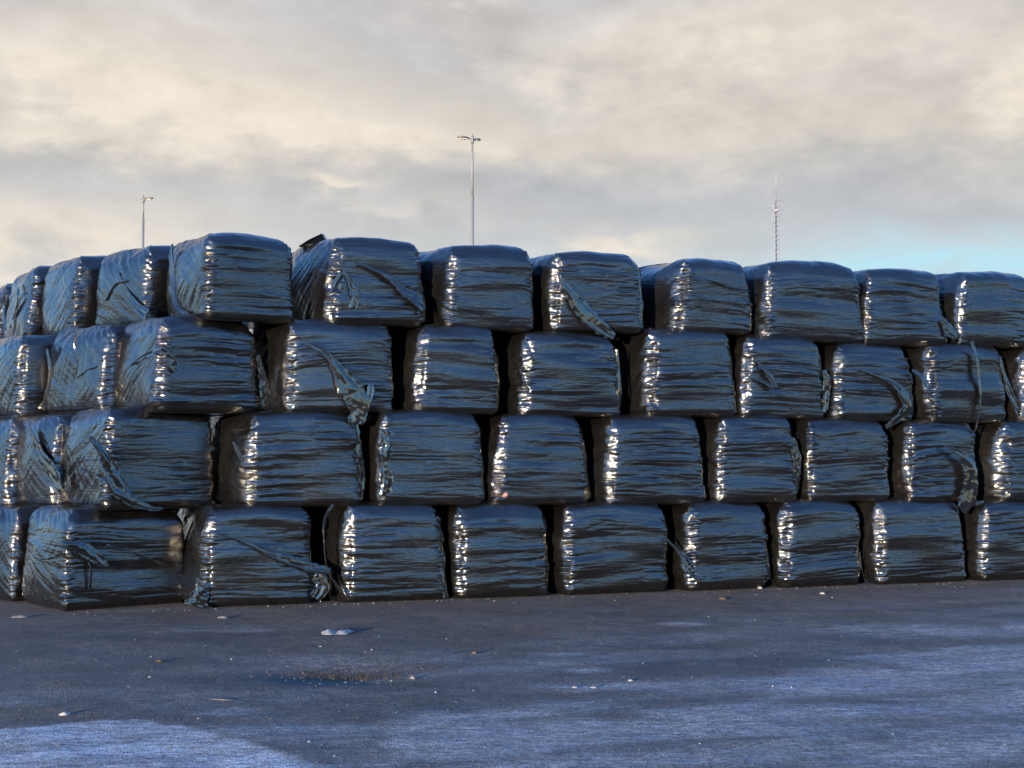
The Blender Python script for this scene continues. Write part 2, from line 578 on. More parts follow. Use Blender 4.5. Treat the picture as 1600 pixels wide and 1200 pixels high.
def bale_mesh(w, dp, h, seed, style, dense=True):
    """a pressed block under stretched film: rounded block, bulging sides, pleats gathered at the
    vertical edges, flat long creases on the front, fanned creases on the ends. origin: base centre"""
    rs = np.random.RandomState(seed)
    hx, hy = w / 2, dp / 2
    r = 0.05 + 0.06 * rs.rand()
    # ---- loop round the block: back-right -> back -> left end -> front -> right end
    def side(n, L):
        return np.linspace(0, 1, n, endpoint=False) * L
    spec = [('L', 2 * (hy - r), 52), ('c1', 0, 14), ('F', 2 * (hx - r), 74), ('c2', 0, 14), ('R', 2 * (hy - r), 22), ('c3', 0, 6), ('B', 2 * (hx - r), 8), ('c4', 0, 6)]
    if not dense:
        spec = [(a, b, max(4, c // 4)) for a, b, c in spec]
    ring = []      # centre x, centre y, normal angle, arc, tag
    arc = 0.0
    corners = {'L': ((-hx + r, hy - r), (-hx + r, -hy + r), math.pi), 'F': ((-hx + r, -hy + r), (hx - r, -hy + r), 1.5 * math.pi),
               'R': ((hx - r, -hy + r), (hx - r, hy - r), 2 * math.pi), 'B': ((hx - r, hy - r), (-hx + r, hy - r), 2.5 * math.pi)}
    prev = None
    for nm, L, n in spec:
        if nm in corners:
            (ax, ay), (bx, by), ang = corners[nm]
            for k in range(n):
                t = k / n
                ring.append((ax + (bx - ax) * t, ay + (by - ay) * t, ang, arc + L * t))
            arc += L
            prev = (bx, by, ang)
        else:
            for k in range(n):
                t = k / n
                ring.append((prev[0], prev[1], prev[2] + t * math.pi / 2, arc + r * math.pi / 2 * t))
            arc += r * math.pi / 2
    ring = np.array(ring)
    m = len(ring)
    cx, cy, ang, A = ring.T
    lL = 2 * (hy - r)
    q = r * math.pi / 2
    e1 = lL + q / 2                         # arc of the front-left edge
    e2 = lL + q + 2 * (hx - r) + q / 2      # arc of the front-right edge
    # ---- profile: bottom centre -> side -> top centre  (inset, z, tilt)
    rt, rb = 0.16 + 0.05 * rs.rand(), 0.10
    prof = []
    for t in np.linspace(0, 1, 4, endpoint=False):
        prof.append((0.9 * min(hx, hy) * (1 - t) + rb * t, 0.0, -90.0))
    for t in np.linspace(0, 1, 10, endpoint=False):
        a = rad(-90 + 90 * t)
        prof.append((rb - rb * math.cos(a), rb + rb * math.sin(a), -90 + 90 * t))
    for t in np.linspace(0, 1, 90 if dense else 16, endpoint=False):
        prof.append((0.0, rb + (h - rt - rb) * t, 0.0))
    for t in np.linspace(0, 1, 20 if dense else 8, endpoint=False):
        a = rad(90 * t)
        prof.append((rt - rt * math.cos(a), h - rt + rt * math.sin(a), 90 * t))
    for t in np.linspace(0, 1, 12):
        prof.append((rt + (0.92 * min(hx, hy) - rt) * t, h, 90.0))
    prof = np.array(prof)
    ins, pz, tilt = prof.T
    k = len(prof)
    ins2, z2, tl = ins[:, None], pz[:, None], np.radians(tilt)[:, None]
    rr = np.maximum(r - ins2, 0)
    over = np.maximum(ins2 - r, 0)
    sx = np.sign(cx)[None, :] * np.minimum(np.abs(cx)[None, :], np.maximum(np.abs(cx)[None, :] - over, 0))
    sy = np.sign(cy)[None, :] * np.minimum(np.abs(cy)[None, :], np.maximum(np.abs(cy)[None, :] - over, 0))
    ca, sa = np.cos(ang)[None, :], np.sin(ang)[None, :]
    x = sx + rr * ca
    y = sy + rr * sa
    z = np.broadcast_to(z2, x.shape).copy()
    nx, ny, nz = ca * np.cos(tl), sa * np.cos(tl), np.broadcast_to(np.sin(tl), x.shape)
    # ---- relief
    a = np.broadcast_to(A[None, :], x.shape)
    # surface height coordinate running on over the shoulder
    v = np.cumsum(np.concatenate([[0], np.hypot(np.diff(ins), np.diff(pz))]))[:, None] - 0.5
    v = np.broadcast_to(v, x.shape)
    wF = sst(a, e1 - 0.10, e1 + 0.06) * (1 - sst(a, e2 - 0.06, e2 + 0.10))
    wR = sst(a, e2 - 0.06, e2 + 0.10)
    wL = 1 - sst(a, e1 - 0.10, e1 + 0.06)
    dz = np.clip(z / h, 0, 1)
    side_w = np.cos(tl) ** 2
    upw = np.clip(np.sin(tl), 0, 1)
    d = np.zeros_like(x)
    # belly of each face
    mF = np.clip(1 - ((a - (e1 + e2) / 2) / ((e2 - e1) / 2)) ** 2, 0, 1)
    mL = np.clip(1 - ((a - lL / 2) / (lL / 2 + .08)) ** 2, 0, 1)
    belly = 4 * dz * (1 - dz)
    d += side_w * belly ** 0.7 * (0.022 * mF ** 0.5 * wF + 0.075 * mL ** 0.5 * wL + 0.02 * wR)
    amp = style.get('amp', 1.0)
    # long creases on the front and right face
    warp = 0.022 * pn(a * 1.1, v * 2.5, seed) + 0.006 * pn(a * 4, v * 5, seed + 1)
    vv = v + warp + style.get('slant', 0.0) * (a - e1)
    c1 = pn(a * 0.85, vv * 5.5, seed + 2)
    c2 = pn(a * 1.25, vv * 14.0, seed + 3)
    c3 = pn(a * 2.0, vv * 42.0, seed + 4)
    ridge = (1 - np.abs(pn(a * 2.0, vv * 12.0, seed + 5)) * 1.6)
    ridge = np.clip(ridge, 0, 1) ** 5
    where = 0.2 + 1.25 * np.clip(pn(a * 1.5, v * 2.6, seed + 6) + 0.35, 0, 1.2)
    k1, k2, k3 = 0.4 + 1.1 * rs.rand(), 0.4 + 1.1 * rs.rand(), 0.4 + 1.6 * rs.rand()
    creases = amp * (0.023 * k1 * c1 + where * (0.0108 * k2 * c2 + 0.0042 * k3 * c3 - 0.0045 * ridge))
    nearL, nearR = np.exp(-((a - e1) / 0.16) ** 2), np.exp(-((a - e2) / 0.16) ** 2)
    d += (wF + wR) * (side_w + 0.25 * upw) * creases
    # pleats gathered at the two front edges
    for ed, sd, fr in ((e1, 11, style.get('pleatL', 0.6 + 0.9 * rs.rand())), (e2, 12, 1.0)):
        dist = np.abs(a - ed)
        pv = v + 0.25 * dist * np.sign(pn(0 * v, v * 4, seed + sd)) * 0.5
        p1 = pn(a * 4.5, pv * 27.0, seed + sd)
        p2 = pn(a * 7.0, pv * 48.0, seed + sd + 1)
        rg = np.clip(1 - np.abs(pn(a * 5.0, pv * 19.0, seed + sd + 2)) * 2.2, 0, 1) ** 2
        env = np.exp(-(dist / 0.065) ** 2) * (0.5 + 0.8 * np.clip(pn(0 * v + sd, v * 3.0, seed + 30) + 0.5, 0, 1))
        d += fr * (side_w + 0.3 * upw) * env * (0.016 * p1 + 0.007 * p2 - 0.012 * rg)
        d += fr * side_w * np.exp(-(dist / 0.05) ** 2) * 0.02 * pn(a * 2, v * 6.0, seed + sd + 3)
    # fanned creases on the left end, out of one gathered corner
    fo_a, fo_v = style.get('fan', (lL * 0.05, h * 0.95))
    th = np.arctan2(v - fo_v, a - fo_a)
    rad_ = np.hypot(v - fo_v, a - fo_a)
    fan = 0.55 * pn(th * 9.0, rad_ * 2.0, seed + 15) + 0.45 * pn(th * 21.0, rad_ * 2.5, seed + 16) + 0.36 * pn(th * 44.0, rad_ * 3.0, seed + 17) + 0.12 * pn(th * 80.0, rad_ * 4.0, seed + 27)
    diag = pn((a * 0.7 + v * 0.7) * 3.0, (v * 0.7 - a * 0.7) * 24.0, seed + 18)
    diag2 = pn((a * 0.8 - v * 0.5) * 3.0, (v * 0.8 + a * 0.5) * 20.0, seed + 19)
    pick = sst(pn(a * 2.0, v * 2.0, seed + 20), -0.2, 0.2)
    d += wL * (side_w + 0.7 * upw) * amp * (0.011 * fan * np.clip(rad_ * 2.2, 0.1, 1) + 0.0045 * (diag * pick + diag2 * (1 - pick))
                                            + 0.02 * pn(a * 2.2, v * 2.4, seed + 21))
    # shoulder pleats running up over the top of the left end, and slack on top
    sh = np.exp(-((np.degrees(tl) - 45) / 45) ** 2)
    d += (wL + nearL * 0.6) * sh * 0.007 * pn((a + v * 0.9) * 17, (v - a * .3) * 2.0, seed + 22)
    d += upw * (0.022 * pn(x * 2.0, y * 2.0, seed + 23) + 0.008 * pn(x * 5.0 + y * 4, y * 3.0, seed + 24) + 0.025 * (1 - (x / hx) ** 2) * (ins2 > 0))
    # broad dents
    d += side_w * 0.030 * pn(a * 1.3, v * 1.7, seed + 25)
    flat = np.where(tilt < -20, 0.15, 1.0)[:, None]
    d = d * flat
    x = x + nx * d
    y = y + ny * d
    z = z + nz * d
    # spread towards the foot, lean
    spread = style.get('spread', 0.05)
    g = (0.5 - dz)
    x = x + x / hx * spread * g + style.get('lean', 0.0) * (dz - 0.0)
    y = y + y / hy * 0.02 * g
    # widened towards the back to shut light out of the gaps, squared off where the next bale sits on it
    back = np.where(x < 0, np.clip((y + hy * 0.97) / (hy * 0.95), 0, 1) ** 0.9, sst(y / hy, -0.4, 0.15))
    sq = sst(y / hy, -0.35, 0.15)
    reach = np.where(x < 0, style.get('reachL', 0.0), style.get('reachR', 0.0))
    ins_e = np.minimum(ins2, rt) * np.clip(np.abs(x) / (hx * 0.6), 0, 1)
    x = x + np.sign(x) * (back * reach * np.clip(np.abs(x) / hx, 0, 1) + sq * np.where(reach > 0, 0.85 * ins_e, 0))
    x = x - 0.45 * ins_e * sst(-x / hx, 0.2, 0.8)                     # the left shoulder is pulled up tighter
    # soft settling of the two ends
    z = z - style.get('droop', 0.02) * dz * (x / hx) ** 2
    verts = np.stack([x, y, z], -1).reshape(-1, 3)
    verts = np.concatenate([verts, [[0, 0, verts[:m, 2].mean()], [verts[-m:, 0].mean(), verts[-m:, 1].mean(), verts[-m:, 2].mean()]]])
    uv = np.stack([a, v], -1).reshape(-1, 2)
    uv = np.concatenate([uv, [[0, 0], [0, 0]]])
    i = np.arange(m)
    j = (i + 1) % m
    cap = np.concatenate([np.stack([j, i, np.full(m, k * m)], 1), np.stack([(k - 1) * m + i, (k - 1) * m + j, np.full(m, k * m + 1)], 1)])
    return make_mesh('wrapped_bale', verts, grid_quads(k, m, True), FILM, cap, uv)


def wall_hit(px, back):
    """distance along the front wall and its point, where the pixel column px meets the wall line set back by `back`"""
    dx, dy = (px - 800) / F, 1.0
    p = P0 - N * back
    det = dx * -U[1] + dy * U[0]
    dd = (p[0] * -U[1] + p[1] * U[0]) / det
    pt = np.array([dx * dd, dy * dd])
    return float(np.dot(pt - p, U)), pt, dd


SETBACK = {1: 0.0, 2: 0.08, 3: 0.16, 4: 0.24}
BALES = {}


def zat(py, depth):
    return EYE + (692.0 - py) * depth / F


def front_bale(key, tier, xe, xr, ytop, label, yaw=0.0, dp=1.6, push=0.0, **style):
    s0, p, d0 = wall_hit(xe, SETBACK[tier] + push)
    s1, p1, d1 = wall_hit(xr, SETBACK[tier] + push)
    b = Bale()
    b.wall = True
    b.key, b.tier, b.label, b.style = key, tier, label, style
    b.w = (s1 - s0) + 0.07
    b.dp = dp
    b.yaw = WALL_A + rad(yaw) + rad(math.sin(xe * 12.9898 + tier) * 2.0)
    u = np.array([math.cos(b.yaw), math.sin(b.yaw)])
    n = np.array([math.sin(b.yaw), -math.cos(b.yaw)])
    mid = (p + p1) / 2 - U * 0.02
    b.c = mid - n * (dp / 2 - 0.02)
    b.top = zat(ytop, (d0 + d1) / 2 + 0.1)
    BALES[key] = b


def corner_bale(key, tier, xe, depth, yaw, w, ytop, label, dp=1.12, **style):
    b = Bale()
    b.key, b.tier, b.label, b.style = key, tier, label, style
    b.w, b.dp, b.yaw = w, dp, rad(yaw)
    u = np.array([math.cos(b.yaw), math.sin(b.yaw)])
    n = np.array([math.sin(b.yaw), -math.cos(b.yaw)])
    e = np.array([(xe - 800) / F * depth, depth])
    b.c = e + u * (w / 2 - 0.045) - n * (dp / 2 - 0.045)
    b.top = zat(ytop, depth + 0.1)
    BALES[key] = b


WB = 'black wrapped bale '
# --- bottom row
corner_bale('T1a', 1, 30, 15.95, 46, 1.15, 791, WB + 'cut off by the left photo edge in bottom row')
corner_bale('T1b', 1, 112, 15.05, 39, 1.29, 793, WB + 'at the left corner of the bottom row with crumpled corner flap', slant=0.03)
front_bale('T1c', 1, 330, 487, 787, reachL=0.13, label= WB + 'in bottom row with twisted film rope trailing off its right side')
front_bale('T1d', 1, 553, 693, 784, WB + 'in bottom row with thin film cord looping down its left side')
front_bale('T1e', 1, 725, 858, 783, WB + 'in bottom row, tidy, next right of the cord-edged one', yaw=-1)
front_bale('T1f', 1, 893, 1042, 783, WB + 'at the middle of the bottom row, widest tidy front', yaw=1)
front_bale('T1g', 1, 1083, 1195, 782, WB + 'in bottom row with crumpled tail stuck on its left edge', pleatL=1.5)
front_bale('T1h', 1, 1230, 1343, 778, WB + 'third from right in bottom row, broad glinting left edge', pleatL=1.6, yaw=2)
front_bale('T1i', 1, 1380, 1507, 777, WB + 'second from right in bottom row, dull smooth front', amp=0.7)
front_bale('T1j', 1, 1542, 1665, 780, WB + 'cut off by the right photo edge in bottom row')
# --- second row
corner_bale('T2a', 2, 22, 16.5, 42, 1.1, 651, WB + 'cut off by the left photo edge in second row up')
corner_bale('T2b', 2, 93, 15.95, 44, 1.1, 645, WB + 'left of the second row corner, torn triangular flap hanging')
corner_bale('T2c', 2, 172, 15.18, 39, 1.21, 637, WB + 'at the left corner of second row with long crumpled diagonal tear')
front_bale('T2d', 2, 400, 562, 641, reachL=0.24, label= WB + 'in second row just right of its wide dark gap')
front_bale('T2e', 2, 605, 752, 640, WB + 'in second row with smooth front and crinkled film down left edge', amp=0.8)
front_bale('T2f', 2, 785, 915, 645, WB + 'in second row with small pink scrap at its lower left corner')
front_bale('T2g', 2, 962, 1097, 646, WB + 'in second row, clean straight front, fifth counting from right edge')
front_bale('T2h', 2, 1132, 1240, 646, WB + 'in second row with crumpled film bunched down its right side')
front_bale('T2i', 2, 1272, 1387, 652, WB + 'third from right in second row, plain front', slant=-0.05)
front_bale('T2j', 2, 1425, 1525, 656, WB + 'in second row with torn sheet hanging off its right side', pleatL=1.5, yaw=2)
front_bale('T2k', 2, 1578, 1690, 655, WB + 'cut off by the right photo edge in second row', pleatL=1.5)
# --- third row
corner_bale('T3b', 3, 38, 16.75, 38, 1.1, 520, WB + 'cut off by the left photo edge in third row')
corner_bale('T3c', 3, 172, 15.95, 47, 1.1, 505, dp=1.25, label= WB + 'beside the left corner of third row, vertical fold down its end', fan=(0.75, 1.5))
corner_bale('T3d', 3, 255, 15.27, 37, 1.13, 492, WB + 'at the left corner of third row with small knot on its edge')
front_bale('T3e', 3, 460, 613, 500, reachL=0.26, label= WB + 'in third row with wide crinkled flap falling from its middle', pleatL=1.2)
front_bale('T3f', 3, 660, 775, 507, WB + 'in third row, plain front, directly right of the wide crinkled flap', slant=0.04)
front_bale('T3g', 3, 828, 968, 517, WB + 'wide one in middle of third row, thin tail behind it')
front_bale('T3h', 3, 1026, 1150, 513, WB + 'in third row with big oval sunlit patch on its left edge', pleatL=2.0, yaw=3)
front_bale('T3i', 3, 1172, 1287, 522, WB + 'in third row with small crossed tuft of film on its front')
front_bale('T3j', 3, 1315, 1425, 537, WB + 'in third row with film twisted off its lower right corner')
front_bale('T3k', 3, 1462, 1572, 535, WB + 'in third row with dark vertical strap of film over its front', pleatL=2.0, yaw=4)
front_bale('T3l', 3, 1612, 1730, 541, WB + 'showing only its dark end at right photo edge')
# --- top row
corner_bale('T4a', 4, 4, 19.2, 30, 1.1, 440, WB + 'farthest back sliver at left photo edge in top row')
corner_bale('T4b', 4, 53, 18.2, 33, 1.1, 413, WB + 'in top row, first fully seen from left, shaggy film end')
corner_bale('T4c', 4, 122, 17.25, 36, 1.1, 396, WB + 'in top row with clean finely fanned end, second from left', fan=(1.8, 1.2))
corner_bale('T4d', 4, 230, 16.35, 44, 1.1, 380, WB + 'in top row with crossing dark cords on its end, below left lamp')
corner_bale('T4e', 4, 330, 15.45, 34, 0.99, 360, WB + 'highest at the left corner of top row, rolled film strip on left')
front_bale('T4f', 4, 525, 660, 371, reachL=0.22, label= WB + 'in top row with peaked scrap on top and twisted rope across front', pleatL=1.6, yaw=2)
front_bale('T4g', 4, 708, 832, 382, WB + 'in top row with flat smooth front, directly below the tall lamp', amp=0.65)
front_bale('T4h', 4, 876, 1000, 393, WB + 'in top row with big torn diagonal flap on its left edge', pleatL=1.2)
front_bale('T4i', 4, 1070, 1170, 403, WB + 'in top row with thin cord across the upper front to right', pleatL=2.0, yaw=3)
front_bale('T4j', 4, 1208, 1347, 408, WB + 'widest in top row, directly below the radio mast', amp=0.8, slant=0.03)
front_bale('T4k', 4, 1363, 1475, 420, WB + 'second from right in top row under the blue sky gap')
front_bale('T4l', 4, 1508, 1612, 423, WB + 'at the right photo edge in top row', slant=0.05)

# --- the left flank goes on past the photo edge and carries the farthest top bales
for kk, (tt, pxx, dd, yy, ww) in enumerate(((1, -85, 17.0, 791, 'bottom row, nearer one'), (1, -175, 18.1, 791, 'bottom row, farther one'), (2, -62, 17.6, 651, 'second row, nearer one'), (2, -140, 18.7, 651, 'second row, farther one'), (3, -52, 17.85, 524, 'third row, nearer one'), (3, -125, 19.0, 532, 'third row, farther one'))):
    corner_bale('TL%d' % kk, tt, pxx, dd, 40, 1.1, yy, WB + 'of the left flank beyond the photo edge, ' + ww)


# --- bales added behind to shut light out of the wide gaps beside the corner
def inner_bale(key, tier, px, depth, label):
    b = Bale()
    b.key, b.tier, b.label, b.style = key, tier, label, {}
    b.w, b.dp, b.yaw = 1.35, 1.2, WALL_A
    b.c = np.array([(px - 800) / F * depth, depth])
    b.top = {1: 1.10, 2: 2.09, 3: 3.0}[tier]
    BALES[key] = b


inner_bale('I1', 1, 335, 17.75, WB + 'added to keep the narrow gap beside the bottom corner one dark')
inner_bale('I2', 2, 372, 17.85, WB + 'added to keep the gap beside the second row corner one dark')
inner_bale('I3', 3, 432, 18.0, WB + 'added to keep the widest gap dark, third row')

fans = [(-0.45, 1.25), (1.7, 1.3), (1.6, -0.35), (-0.5, 0.7)]
order = sorted(BALES.values(), key=lambda b: b.tier)
for idx, b in enumerate(order):
    if b.tier == 1:
        b.z0 = 0.0
    else:
        under = [(math.hypot(*(b.c - o.c)), o) for o in order if o.tier == b.tier - 1]
        under.sort(key=lambda t: t[0])
        near = [o.top for dd, o in under[:2]]
        b.z0 = sum(near) / len(near) - 0.045
    rs = np.random.RandomState(100 + idx)
    st = dict(spread=0.02 + 0.09 * rs.rand(), lean=rs.uniform(-0.035, 0.035), droop=rs.uniform(0.01, 0.035), slant=rs.uniform(-0.03, 0.03),
              fan=fans[rs.randint(4)])
    st.update(b.style)
    b.h = b.top - b.z0 - 0.015
    for o in order:
        if o is b or o.tier != b.tier or not b.wall or not o.wall:
            continue
        ds = float(np.dot(o.c - b.c, U))
        gap = abs(ds) - (o.w + b.w) / 2
        if gap < 0.6:
            if ds > 0:
                st['reachR'] = max(0.02, gap * 0.2 + 0.04)
            else:
                st['reachL'] = max(0.02, gap * 0.8 + 0.03)
    me = bale_mesh(b.w, b.dp, b.h, int(sum(map(ord, b.key)) * 7 + b.tier * 31), st, b.key[:2] not in ('I1', 'I2', 'I3', 'TL'))
    b.ob = link('wrapped_bale', me)
    b.ob.location = (b.c[0], b.c[1], b.z0)
    b.ob.rotation_euler = (0, 0, b.yaw)
    tag(b.ob, b.label, 'bale', 'black wrapped bales stacked in a four-row wall')


# ------------------------------------------------------------------ loose film on the bales
def film(key, pts, width, face='F', rope=0.0, crumple=1.0, out=0.045, seed=0, name='loose_film', ends=(0.15, 0.6)):
    """a torn strip of film lying on a face of a bale, along the path seen at pts; width in photo pixels (list)"""
    b = BALES[key]
    u = np.array([math.cos(b.yaw), math.sin(b.yaw), 0])
    n = np.array([math.sin(b.yaw), -math.cos(b.yaw), 0])
    c = np.array([b.c[0], b.c[1], b.z0])
    nrm = n if face == 'F' else -u
    half = b.dp / 2 if face == 'F' else b.w / 2
    p0 = c + nrm * (half + 0.03 + out)
    P = np.array([on_plane(p[0], p[1], p0, nrm) + nrm * (p[2] if len(p) > 2 else 0.0) for p in pts])
    # smooth path
    k = len(P)
    tt = np.linspace(0, k - 1, 14 * (k - 1) + 1)
    i = np.clip(tt.astype(int), 0, k - 2)
    f = (tt - i)[:, None]
    pa, pb = P[i], P[i + 1]
    pm, pz = P[np.maximum(i - 1, 0)], P[np.minimum(i + 2, k - 1)]
    path = 0.5 * ((2 * pa) + (pb - pm) * f + (2 * pm - 5 * pa + 4 * pb - pz) * f * f + (3 * pa - pm - 3 * pb + pz) * f ** 3)
    depth = float(np.mean(P[:, 1]))
    w = np.interp(tt, np.linspace(0, k - 1, len(width)), width) * depth / F
    tan = np.gradient(path, axis=0)
    tan /= np.linalg.norm(tan, axis=1)[:, None]
    crs = np.cross(tan, nrm)
    crs /= np.linalg.norm(crs, axis=1)[:, None]
    up = np.cross(crs, tan)
    M = 26
    ph = np.linspace(0, 2 * np.pi, M, endpoint=False)
    L = np.concatenate([[0], np.cumsum(np.linalg.norm(np.diff(path, axis=0), axis=1))])
    sd = seed + int(abs(pts[0][0])) % 97
    cs, sn = np.cos(ph)[None, :], np.sin(ph)[None, :]
    t01 = (tt / (k - 1))[:, None]
    w2 = w[:, None]
    rag = 1 + 0.30 * pn(L[:, None] * 14 + 0 * cs, np.sign(cs) * 3.3 + 0.0 * t01, sd) + 0.15 * pn(L[:, None] * 40 + 0 * cs, np.sign(cs) * 2.1, sd + 1)
    thick = np.maximum(w2 * (0.05 + 0.34 * rope), 0.004)
    twist = rope * 9.0 * L[:, None] + 0.6 * pn(L[:, None] * 4, 0 * cs + .3, sd + 9)
    xx = cs * w2 / 2 * rag
    side = np.sign(sn)
    amp = np.minimum(w2 * 0.24, 0.028) * crumple
    lat = xx / np.maximum(0.03, 0.22 * w2)
    cr = amp * (0.40 * pn(lat * 0.8 + L[:, None] * 2, L[:, None] * 3.5 + 0 * cs, sd + 2) + 0.50 * pn(lat * 1.7 + L[:, None] * 2, L[:, None] * 2.5 + 0 * cs, sd + 6)
                + 0.22 * (1 - 2.6 * np.abs(pn(lat * 2.6 - L[:, None] * 2, L[:, None] * 5 + 0 * cs, sd + 3))) + 0.12 * pn(lat * 2.6, L[:, None] * 34, sd + 4))
    zz = sn * thick * 0.5 + cr
    ct, st = np.cos(twist * rope), np.sin(twist * rope)
    X = xx * ct - zz * st
    Z = xx * st + zz * ct
    V = path[:, None, :] + crs[:, None, :] * X[..., None] + up[:, None, :] * (np.maximum(Z, -0.010) + amp * 0.3)[..., None]
    V = V.reshape(-1, 3)
    K = len(path)
    V = np.concatenate([V, [path[0]], [path[-1]]])
    loc = V - c
    V = np.stack([loc @ u, loc @ -n, loc[:, 2]], 1)
    j = np.arange(M)
    j2 = (j + 1) % M
    cap = np.concatenate([np.stack([j2, j, np.full(M, K * M)], 1), np.stack([(K - 1) * M + j, (K - 1) * M + j2, np.full(M, K * M + 1)], 1)])
    uv = np.stack([np.broadcast_to(L[:, None], (K, M)) * 0.4, np.broadcast_to(xx, (K, M))], -1).reshape(-1, 2)
    uv = np.concatenate([uv, [[0, 0], [0, 0]]])
    return link(name, make_mesh(name, V, grid_quads(K, M, True), TAIL, cap, uv), b.ob)


CORD = 'film_cord'
# top row
film('T4a', [(10, 450), (6, 480), (9, 515)], [6, 9, 10], 'L', 0.3)
film('T4b', [(22, 440), (30, 462), (26, 490), (20, 516)], [5, 14, 13, 16], 'L', 0.1, out=0.05)
film('T4b', [(70, 470), (72, 492), (62, 516)], [4, 7, 9], 'F', 0.3, out=0.02)
film('T4d', [(178, 404), (184, 425), (200, 455), (212, 475), (230, 492)], [3, 4, 5, 14, 20], 'L', 0.15, out=0.03)
film('T4d', [(196, 438), (180, 446), (166, 470)], [4, 4, 3], 'L', 0.6, name=CORD)
film('T4e', [(270, 381), (269, 400), (271, 440), (278, 478), (292, 491)], [9, 12, 10, 11, 12], 'L', 0.35, out=0.06)
film('T4f', [(560, 412), (590, 424), (614, 437), (632, 455), (650, 468), (662, 484)], [3, 7, 13, 16, 24, 12], 'F', 0.25)
film('T4f', [(516, 458), (533, 428), (546, 438), (553, 460), (550, 482)], [4, 9, 10, 16, 12], 'F', 0.1, out=0.0)
film('T4h', [(873, 432), (884, 448), (903, 474), (925, 500), (948, 519), (960, 526)], [4, 16, 27, 28, 18, 10], 'F', 0.0, 0.45, out=0.06)
film('T4h', [(997, 418), (999, 450), (1001, 480), (1000, 512)], [8, 8, 10, 12], 'F', 0.4, out=-0.06)
film('T4i', [(1075, 428), (1110, 439), (1140, 447), (1172, 455)], [2.2, 3, 3.5, 5], 'F', 0.8, name=CORD)
film('T4i', [(1085, 456), (1105, 466), (1125, 472)], [2, 2.5, 2], 'F', 0.8, name=CORD)
film('T4j', [(1160, 425), (1163, 450), (1170, 480), (1172, 505)], [5, 7, 6, 8], 'L', 0.5, out=-0.02)
film('T4k', [(1472, 500), (1484, 517), (1495, 527)], [10, 18, 14], 'F', 0.1, out=0.02)
# third row
film('T3c', [(120, 512), (117, 545), (121, 575), (113, 605), (110, 635)], [3.5, 4, 3.5, 3, 4], 'L', 0.6, out=0.03, name=CORD)
film('T3c', [(150, 572), (135, 580), (120, 590)], [3, 3, 3], 'L', 0.7, name=CORD)
film('T3c', [(74, 545), (79, 575), (76, 605), (68, 640)], [6, 9, 8, 14], 'L', 0.2, out=0.04)
film('T3d', [(252, 542), (262, 552), (268, 568), (276, 580)], [8, 18, 16, 8], 'F', 0.1, out=0.03)
film('T3d', [(200, 575), (222, 557), (250, 545)], [3, 4, 5], 'L', 0.7, name=CORD)
film('T3d', [(402, 555), (408, 580), (412, 605), (418, 632), (430, 640)], [6, 12, 18, 22, 12], 'F', 0.15, out=-0.10)
film('T3e', [(478, 537), (508, 552), (526, 575), (545, 604), (560, 632), (556, 662)], [3, 9, 20, 38, 36, 22], 'F', 0.05, 0.8, out=0.06)
film('T3e', [(580, 600), (576, 622), (562, 645)], [8, 14, 10], 'F', 0.1)
film('T3e', [(421, 560), (428, 600), (434, 636)], [2, 2.5, 3], 'L', 0.8, name=CORD)
film('T3g', [(964, 545), (966, 580), (968, 610), (966, 635)], [4, 6, 9, 7], 'F', 0.3, out=-0.04)
film('T3i', [(1176, 557), (1192, 574), (1204, 590), (1212, 606)], [2, 6, 11, 8], 'F', 0.2)
film('T3i', [(1176, 590), (1192, 596), (1208, 606)], [2, 6, 8], 'F', 0.3)
film('T3i', [(1287, 578), (1292, 598), (1290, 622), (1288, 645)], [8, 14, 12, 8], 'F', 0.1, out=-0.05)
film('T3j', [(1340, 576), (1368, 586), (1396, 598), (1410, 614), (1418, 636), (1400, 655), (1384, 668)], [2, 4, 10, 18, 20, 12, 6], 'F', 0.1, 0.6, out=0.04)
film('T3k', [(1518, 533), (1526, 560), (1530, 595), (1531, 630), (1526, 660), (1521, 676)], [6, 9, 9, 10, 9, 6], 'F', 0.35, out=0.03)
film('T3k', [(1425, 578), (1440, 590), (1450, 610), (1453, 635), (1450, 652)], [4, 10, 6, 4, 4], 'F', 0.4, out=0.0)
film('T3k', [(1562, 560), (1570, 590), (1578, 615), (1592, 648)], [5, 8, 14, 16], 'F', 0.2, out=-0.04)
# second row
film('T2b', [(42, 658), (55, 690), (70, 720), (86, 745), (96, 768)], [4, 16, 26, 34, 14], 'L', 0.0, 0.8, out=0.05)
film('T2b', [(100, 665), (98, 700), (97, 735), (95, 765)], [4, 5, 7, 8], 'F', 0.4, out=0.0)
film('T2c', [(140, 682), (158, 704), (172, 735), (184, 760), (203, 780), (232, 793), (255, 795)], [5, 14, 24, 30, 20, 9, 4], 'F', 0.1, out=0.05)
film('T2c', [(112, 722), (140, 718), (162, 714)], [2, 2, 2], 'L', 0.8, name=CORD)
film('T2c', [(120, 730), (145, 742), (170, 755)], [2, 3, 4], 'L', 0.8, name=CORD)
film('T2d', [(364, 690), (376, 715), (386, 740), (387, 766)], [4, 7, 8, 6], 'F', 0.3, out=-0.10)
film('T2d', [(552, 648), (556, 685), (560, 720), (565, 755), (562, 780)], [8, 14, 16, 12, 8], 'F', 0.2, out=-0.08)
film('T2e', [(598, 672), (602, 695), (599, 715), (604, 745), (600, 775)], [10, 14, 20, 18, 24], 'F', 0.05, 1.2, out=-0.01)
film('T2g', [(908, 690), (913, 720), (918, 750), (921, 778)], [3, 5, 7, 9], 'F', 0.4, out=-0.25)
film('T2h', [(1236, 684), (1243, 710), (1244, 738), (1243, 768)], [10, 17, 14, 8], 'F', 0.1, out=-0.05)
